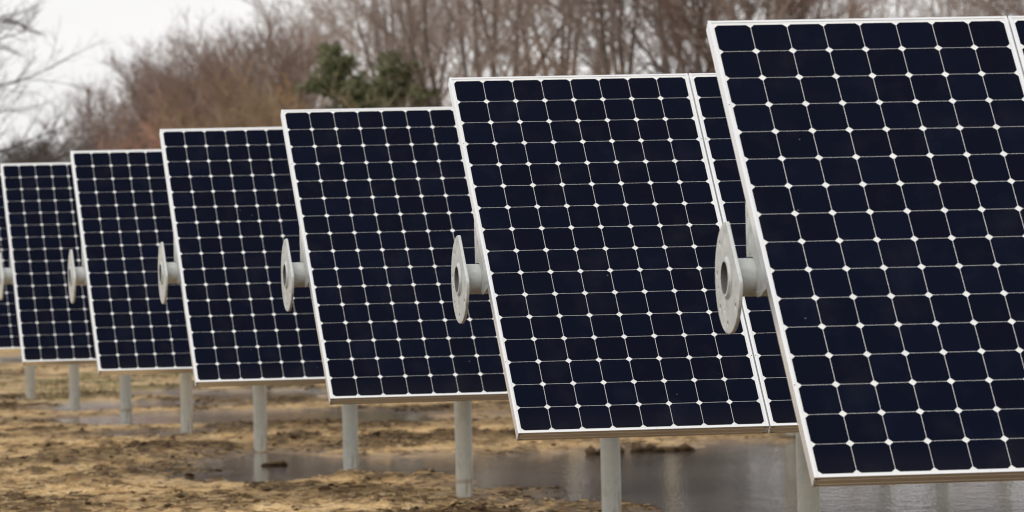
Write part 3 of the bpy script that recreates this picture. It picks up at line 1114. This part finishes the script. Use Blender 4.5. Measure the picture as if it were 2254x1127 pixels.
TREES = [bare_tree_proto(101), bare_tree_proto(102, leaders=5, n1=30), bare_tree_proto(103, spread=0.60, leaders=3),
         bare_tree_proto(104, leaders=4, upk=0.10), bare_tree_proto(105, spread=0.58, leaders=5, n1=30)]
OPEN = [bare_tree_proto(121, spread=0.58, n1=22, n2=5, n3=5, n4=3, twig=0.0068, upk=0.05), bare_tree_proto(122, spread=0.56, leaders=5, n1=24, n2=5, n3=5, n4=3, twig=0.0068, upk=0.05),
        bare_tree_proto(123, spread=0.60, leaders=4, n1=22, n2=5, n3=5, n4=3, twig=0.0068, upk=0.06)]
THIN = [bare_tree_proto(111, spread=0.42, n1=18, n2=5, n3=4, n4=3, leaders=3, upk=0.10), bare_tree_proto(112, spread=0.40, leaders=3, n1=18, n2=5, n3=4, n4=3, upk=0.12)]
SHRUBS = [shrub_proto(201), shrub_proto(202, stems=20, wide=0.5), shrub_proto(203, stems=14, wide=0.3)]
STEMMY = shrub_proto(207, stems=18, n2=6, n3=3, n4=1, wide=0.55)
GREENS = [evergreen_proto(301), evergreen_proto(302)]
LEAFY = None

def with_height(p):
    co = np.zeros(len(p[1].vertices) * 3, np.float32)
    p[1].vertices.foreach_get('co', co)
    return (p[0], p[1], float(np.percentile(co[2::3], 99.97)))
TREES = [with_height(p) for p in TREES]
THIN = [with_height(p) for p in THIN]
OPEN = [with_height(p) for p in OPEN]
SHRUBS = [with_height(p) for p in SHRUBS]
GREENS = [with_height(p) for p in GREENS]
STEMMY = with_height(STEMMY)

def override(o, mat):
    if mat is not None:
        o.material_slots[0].link = 'OBJECT'
        o.material_slots[0].material = mat

rt_ = random.Random(99)
def plant(kind, proto, native, x, y, h, label, cat, group, crown_mat=None, trunk_mat=None, wide=1.0, rz=None):
    root = empty(kind, (x, y, ground_z(x, y) - 0.02), (0, 0, rt_.uniform(0, 6.28) if rz is None else rz))
    s = h / proto[2]
    root.scale = (s * wide, s * wide, s)
    a = mesh_obj('trunk', proto[0], root)
    b = mesh_obj('crown', proto[1], root)
    override(a, trunk_mat)
    override(b, crown_mat)
    setp(root, label, cat, group)
    return root

def bear(deg_px, y):
    """x of a point y metres out whose bearing from the field's centre line is deg_px units of 1/13469 rad"""
    return (deg_px - 1127) / F_PX * y

G_WOOD = 'bare trees in the wood behind the field'
G_SHRUB = 'twiggy bushes along the foot of the wood'
# (bearing, distance, height, kind, crown material, label)
spots = [
 # falling tree line on the left
 (186, 292, 8.3, 0, M_DARKTW, 'small dark bare tree at the low left end of the tree line'),
 (238, 286, 9.6, 1, None, 'bare tree starting the rising tree line, above the fifth row'),
 (286, 270, 10.3, 2, None, 'second bare tree of the rising tree line, above the fifth row'),
 (338, 262, 10.8, 0, None, 'bare tree of the rising tree line above the gap of fourth and fifth rows'),
 (394, 255, 11.1, 4, None, 'bare brown tree above the left corner of the fourth row'),
 (452, 246, 11.2, 1, None, 'dense bare tree above the middle of the fourth row'),
 (512, 239, 11.4, 2, None, 'round crowned bare tree above the right part of the fourth row'),
 (566, 233, 11.4, 2, None, 'tall bare tree just left of the third row, in front of pale sky'),
 (618, 228, 11.4, 4, None, 'bare tree directly above the left corner of the third row'),
 (28, 268, 7.7, 2, M_DARKTW, 'low dark bare tree behind the left part of the sixth row'),
 (84, 274, 7.6, 4, M_DARKTW, 'low dark bare tree behind the middle of the sixth row'),
 (138, 270, 7.9, 1, M_DARKTW, 'low dark bare tree behind the right part of the sixth row'),
 # thin pale crowns against the sky
 (676, 262, 14.5, 't0', M_PALE, 'thin pale bare tree left of the green evergreens'),
 (744, 268, 15.0, 't1', M_PALE, 'thin pale bare tree rising straight behind the green evergreens'),
 (716, 282, 14.6, 't0', M_PALE, 'faint slender bare tree seen through the gap above the evergreens'),
 # wood behind the second and third rows
 (868, 226, 13.6, 'o1', None, 'bare tree with fanning twigs above the right evergreen'),
 (928, 205, 13.2, 'o2', None, 'bare tree above the right end of the third row'),
 (985, 212, 13.4, 't1', None, 'sparse bare tree above the left corner of the second row'),
 (1052, 198, 13.4, 'o0', None, 'broad bare tree above the first cells of the second row'),
 (1118, 192, 13.6, 'o1', None, 'dark stemmed bare tree above the second cell column of the second row'),
 (1300, 196, 13.2, 't0', None, 'sparse bare tree above the fifth cell column of the second row'),
 (1240, 189, 13.6, 'o2', None, 'fan shaped bare tree above the middle of the second row'),
 (1372, 184, 12.8, 'o1', None, 'bare tree above the sixth cell column of the second row'),
 (1486, 180, 13.2, 'o0', M_DARKTW, 'dark bare tree above the gap between panels of the second row'),
 (1548, 178, 13.0, 'o1', None, 'bare tree touching the left corner of the nearest row'),
 (1618, 176, 12.6, 2, None, 'dense bare tree above the first cell column of the nearest row'),
 (1690, 174, 12.2, 'o2', None, 'dense bare tree above the second cell column of the nearest row'),
 (1752, 176, 11.6, 0, None, 'low bare tree above the third cell column of the nearest row'),
 (1850, 250, 14.2, 't1', M_PALE, 'wispy pale bare tree above the fourth cell column of the nearest row'),
 (1938, 258, 14.8, 't0', M_PALE, 'wispy pale bare tree above the fifth cell column of the nearest row'),
 (2040, 246, 14.6, 't1', M_PALE, 'wispy pale bare tree above the sixth cell column of the nearest row'),
 (2095, 232, 14.2, 't0', M_PALE, 'thin pale bare tree above the seventh cell column of the nearest row'),
 (2205, 244, 14.6, 't1', M_PALE, 'wispy pale bare tree above the right end of the nearest row'),
 (2310, 230, 14.0, 3, None, 'bare tree at the right edge behind the nearest row'),
 (2420, 225, 14.0, 1, None, 'bare tree past the right edge behind the nearest row'),
 # second rank
 (262, 312, 9.2, 3, None, 'far bare tree peeping between the first trees of the rising line'),
 (312, 300, 10.3, 4, None, 'far bare tree behind the third tree of the rising line'),
 (366, 292, 11.6, 1, None, 'far bare tree behind the left corner of the fourth row'),
 (424, 284, 12.0, 2, None, 'far bare tree between the crowns above the fourth row'),
 (484, 276, 12.1, 0, None, 'far bare tree behind the round crowned tree'),
 (542, 270, 12.2, 3, None, 'far bare tree behind the tree line left of the third row'),
 (900, 258, 15.0, 't0', M_PALE, 'far pale bare tree above the right evergreen'),
]
PR = {'o0': OPEN[0], 'o1': OPEN[1], 'o2': OPEN[2], 0: TREES[0], 1: TREES[1], 2: TREES[2], 3: TREES[3], 4: TREES[4], 't0': THIN[0], 't1': THIN[1]}
for b_, y, h, k, mt, lb in spots:
    if mt is None and str(k)[0] == 'o':
        mt = M_GREYTW
    plant('bare_tree', PR[k], 10.0, bear(b_, y), y, h, lb, 'tree', G_WOOD, mt, M_PALE if mt is M_PALE else (M_DARKTW if mt is M_DARKTW else None))

shr = [
 (20, 262, 6.6, 0, M_DARKTW, 'dark tangled bush at the left edge above the sixth row'),
 (64, 256, 7.0, 1, M_DARKTW, 'dark tangled bush above the left half of the sixth row'),
 (112, 262, 8.0, 2, M_DARKTW, 'narrow dark bush above the right half of the sixth row'),
 (156, 258, 6.8, 0, M_DARKTW, 'dark bush above the left corner of the fifth row'),
 (196, 250, 6.2, 1, M_ROSE, 'rose brown bush above the fifth row, lowest of the rosy ones'),
 (244, 246, 6.4, 2, M_ROSE, 'rose brown bush above the middle of the fifth row'),
 (292, 236, 7.2, 0, M_ROSE, 'rosy brown bush above the right part of the fifth row'),
 (338, 230, 7.5, 1, M_ROSE, 'rosy brown bush above the corner of the fourth row'),
 (388, 226, 7.8, 2, M_ROSE, 'rosy brown bush above the second cell of the fourth row'),
 (436, 222, 8.0, 0, M_TAN, 'tan brown bush above the middle of the fourth row'),
 (486, 219, 8.5, 1, M_TAN, 'tan brown bush above the fourth cell of the fourth row'),
 (536, 216, 8.8, 2, M_TAN, 'tan brown bush above the fifth cell of the fourth row'),
 (588, 214, 8.3, 0, M_TAN, 'tan bush left of the third row'),
 (636, 210, 8.0, 1, M_TAN, 'tan bush above the left corner of the third row'),
 (680, 197, 7.5, 2, M_ORANGE, 'orange brown bush at the foot of the left evergreen'),
 (724, 198, 6.2, 0, M_TAN, 'tan bush under the left evergreen'),
 (960, 200, 7.2, 1, M_BROWN, 'rosy bush above the right end of the third row'),
 (1015, 186, 7.0, 0, M_BROWN, 'rosy bush above the left corner of the second row'),
 (1072, 182, 7.0, 2, M_BROWN, 'brown rosy bush above the second cell of the second row'),
 (1128, 180, 7.2, 1, M_BROWN, 'brown rosy bush above the third cell of the second row'),
 (1184, 178, 7.4, 0, M_BROWN, 'brown rosy bush above the fourth cell of the second row'),
 (1240, 176, 7.6, 2, M_BROWN, 'brown rosy bush above the fifth cell of the second row'),
 (1296, 174, 7.4, 1, M_BROWN, 'brown rosy bush above the sixth cell of the second row'),
 (1346, 173, 6.8, 0, M_TAN, 'tan bush above the seventh cell of the second row'),
 (1420, 172, 6.6, 1, M_DARKTW, 'dark bush above the end of the first panel of the second row'),
 (1500, 170, 6.6, 2, M_DARKTW, 'dark bush behind the gap of the second row'),
 (1570, 168, 6.8, 0, M_DARKTW, 'dark bush behind the corner of the nearest row'),
]
for b_, y, h, k, mt, lb in shr:
    plant('bush', SHRUBS[k], 5.0, bear(b_, y), y, h, lb, 'bush', G_SHRUB, mt, mt, wide=0.85)
for b_, y, h, lb in ((770, 186, 7.3, 'pale stemmed bush in front of the left evergreen'), (826, 184, 7.5, 'pale olive bush with fanning stems in front of the evergreens'),
                     (884, 185, 7.2, 'pale stemmed bush in front of the right evergreen'), (932, 187, 7.0, 'pale olive bush right of the evergreens')):
    plant('bush', STEMMY, 5.0, bear(b_, y), y, h, lb, 'bush', G_SHRUB, M_STEM, M_STEM)
for b_, y, h, k, w_, lb in ((746, 199, 8.5, 0, 1.15, 'olive green evergreen tree, tallest and leftmost of the clump above the third row'),
                            (806, 202, 7.7, 1, 1.0, 'low olive green evergreen tree in the middle of the clump'),
                            (866, 198, 8.2, 0, 1.2, 'olive green evergreen tree at the right of the clump above the third row')):
    plant('evergreen_tree', GREENS[k], 8.0, bear(b_, y), y, h, lb, 'tree', 'evergreens in the wood', None, None, wide=w_)

# spreading tree at the left, much of it outside the frame
def spreading_tree():
    rg = np.random.default_rng(77)
    tr, cr = Tubes(), Tubes()
    main, _ = grow(rg, np.array([0, 0, -0.2]), np.array([0.02, 0, 1.0]), 11.0, 12, 0.04, 0.035)
    tr.add(main, np.linspace(0.24, 0.03, len(main)), 10)
    def sub(b1, L1, r1, lv):
        if lv == 0:
            return
        n = {3: 11, 2: 7, 1: 4}[lv]
        for q in range(n):
            f = (0.2 + 0.78 * (q + rg.random()) / n) * (len(b1) - 1)
            i = min(int(f), len(b1) - 2)
            p = b1[i] + (b1[i + 1] - b1[i]) * (f - i)
            d = (b1[i + 1] - b1[i]) / np.linalg.norm(b1[i + 1] - b1[i])
            l2 = L1 * rg.uniform(0.28, 0.5) * (0.6 if lv == 1 else 1)
            b2, _ = grow(rg, p, side_dir(rg, d, rg.uniform(0.35, 0.85)), l2, 4, 0.03, 0.12)
            cr.add(b2, np.linspace(r1 * 0.45, r1 * 0.2, len(b2)), 3 if lv < 3 else 4)
            sub(b2, l2, r1 * 0.45, lv - 1)
    for q in range(19):
        z = 2.6 + 7.8 * (q + rg.random()) / 19
        i = min(int((z + 0.2) / 11 * 12), 11)
        a = q * 2.399 + rg.normal(0, 0.3)
        if q % 3 == 0:
            a = rg.normal(0, 0.35)
        ln = 5.2 * rg.uniform(0.7, 1.05) * (1.0 - 0.045 * z)
        d = np.array([math.cos(a), math.sin(a), rg.uniform(-0.05, 0.45)])
        b1, _ = grow(rg, main[i], d / np.linalg.norm(d), ln, 8, 0.03, 0.09)
        cr.add(b1, np.linspace(0.055, 0.009, len(b1)), 5)
        sub(b1, ln, 0.027, 3)
    return tr.mesh('trunk', M_DARKTW), cr.mesh('crown', M_DARKTW)
SPR = with_height(spreading_tree())
plant('bare_tree', SPR, 11.0, bear(-95, 165), 165, 11.4, 'dark spreading bare tree reaching its branches in at the left edge', 'tree', None, rz=0.0)

# one dry stalk in the sand beside the third post
st = Tubes()
st.add([np.array([0, 0, -0.02]), np.array([0.005, 0, 0.05]), np.array([-0.012, 0, 0.17])], [0.004, 0.0035, 0.002], 5)
sx, sy = -0.43, 46.1
setp(mesh_obj('dry_stalk', st.mesh('dry_stalk', M_DARKTW), None, (sx, sy, max(0, ground_z(sx, sy)))), 'thin dry stalk standing in the sand at the edge of the water', 'stalk')
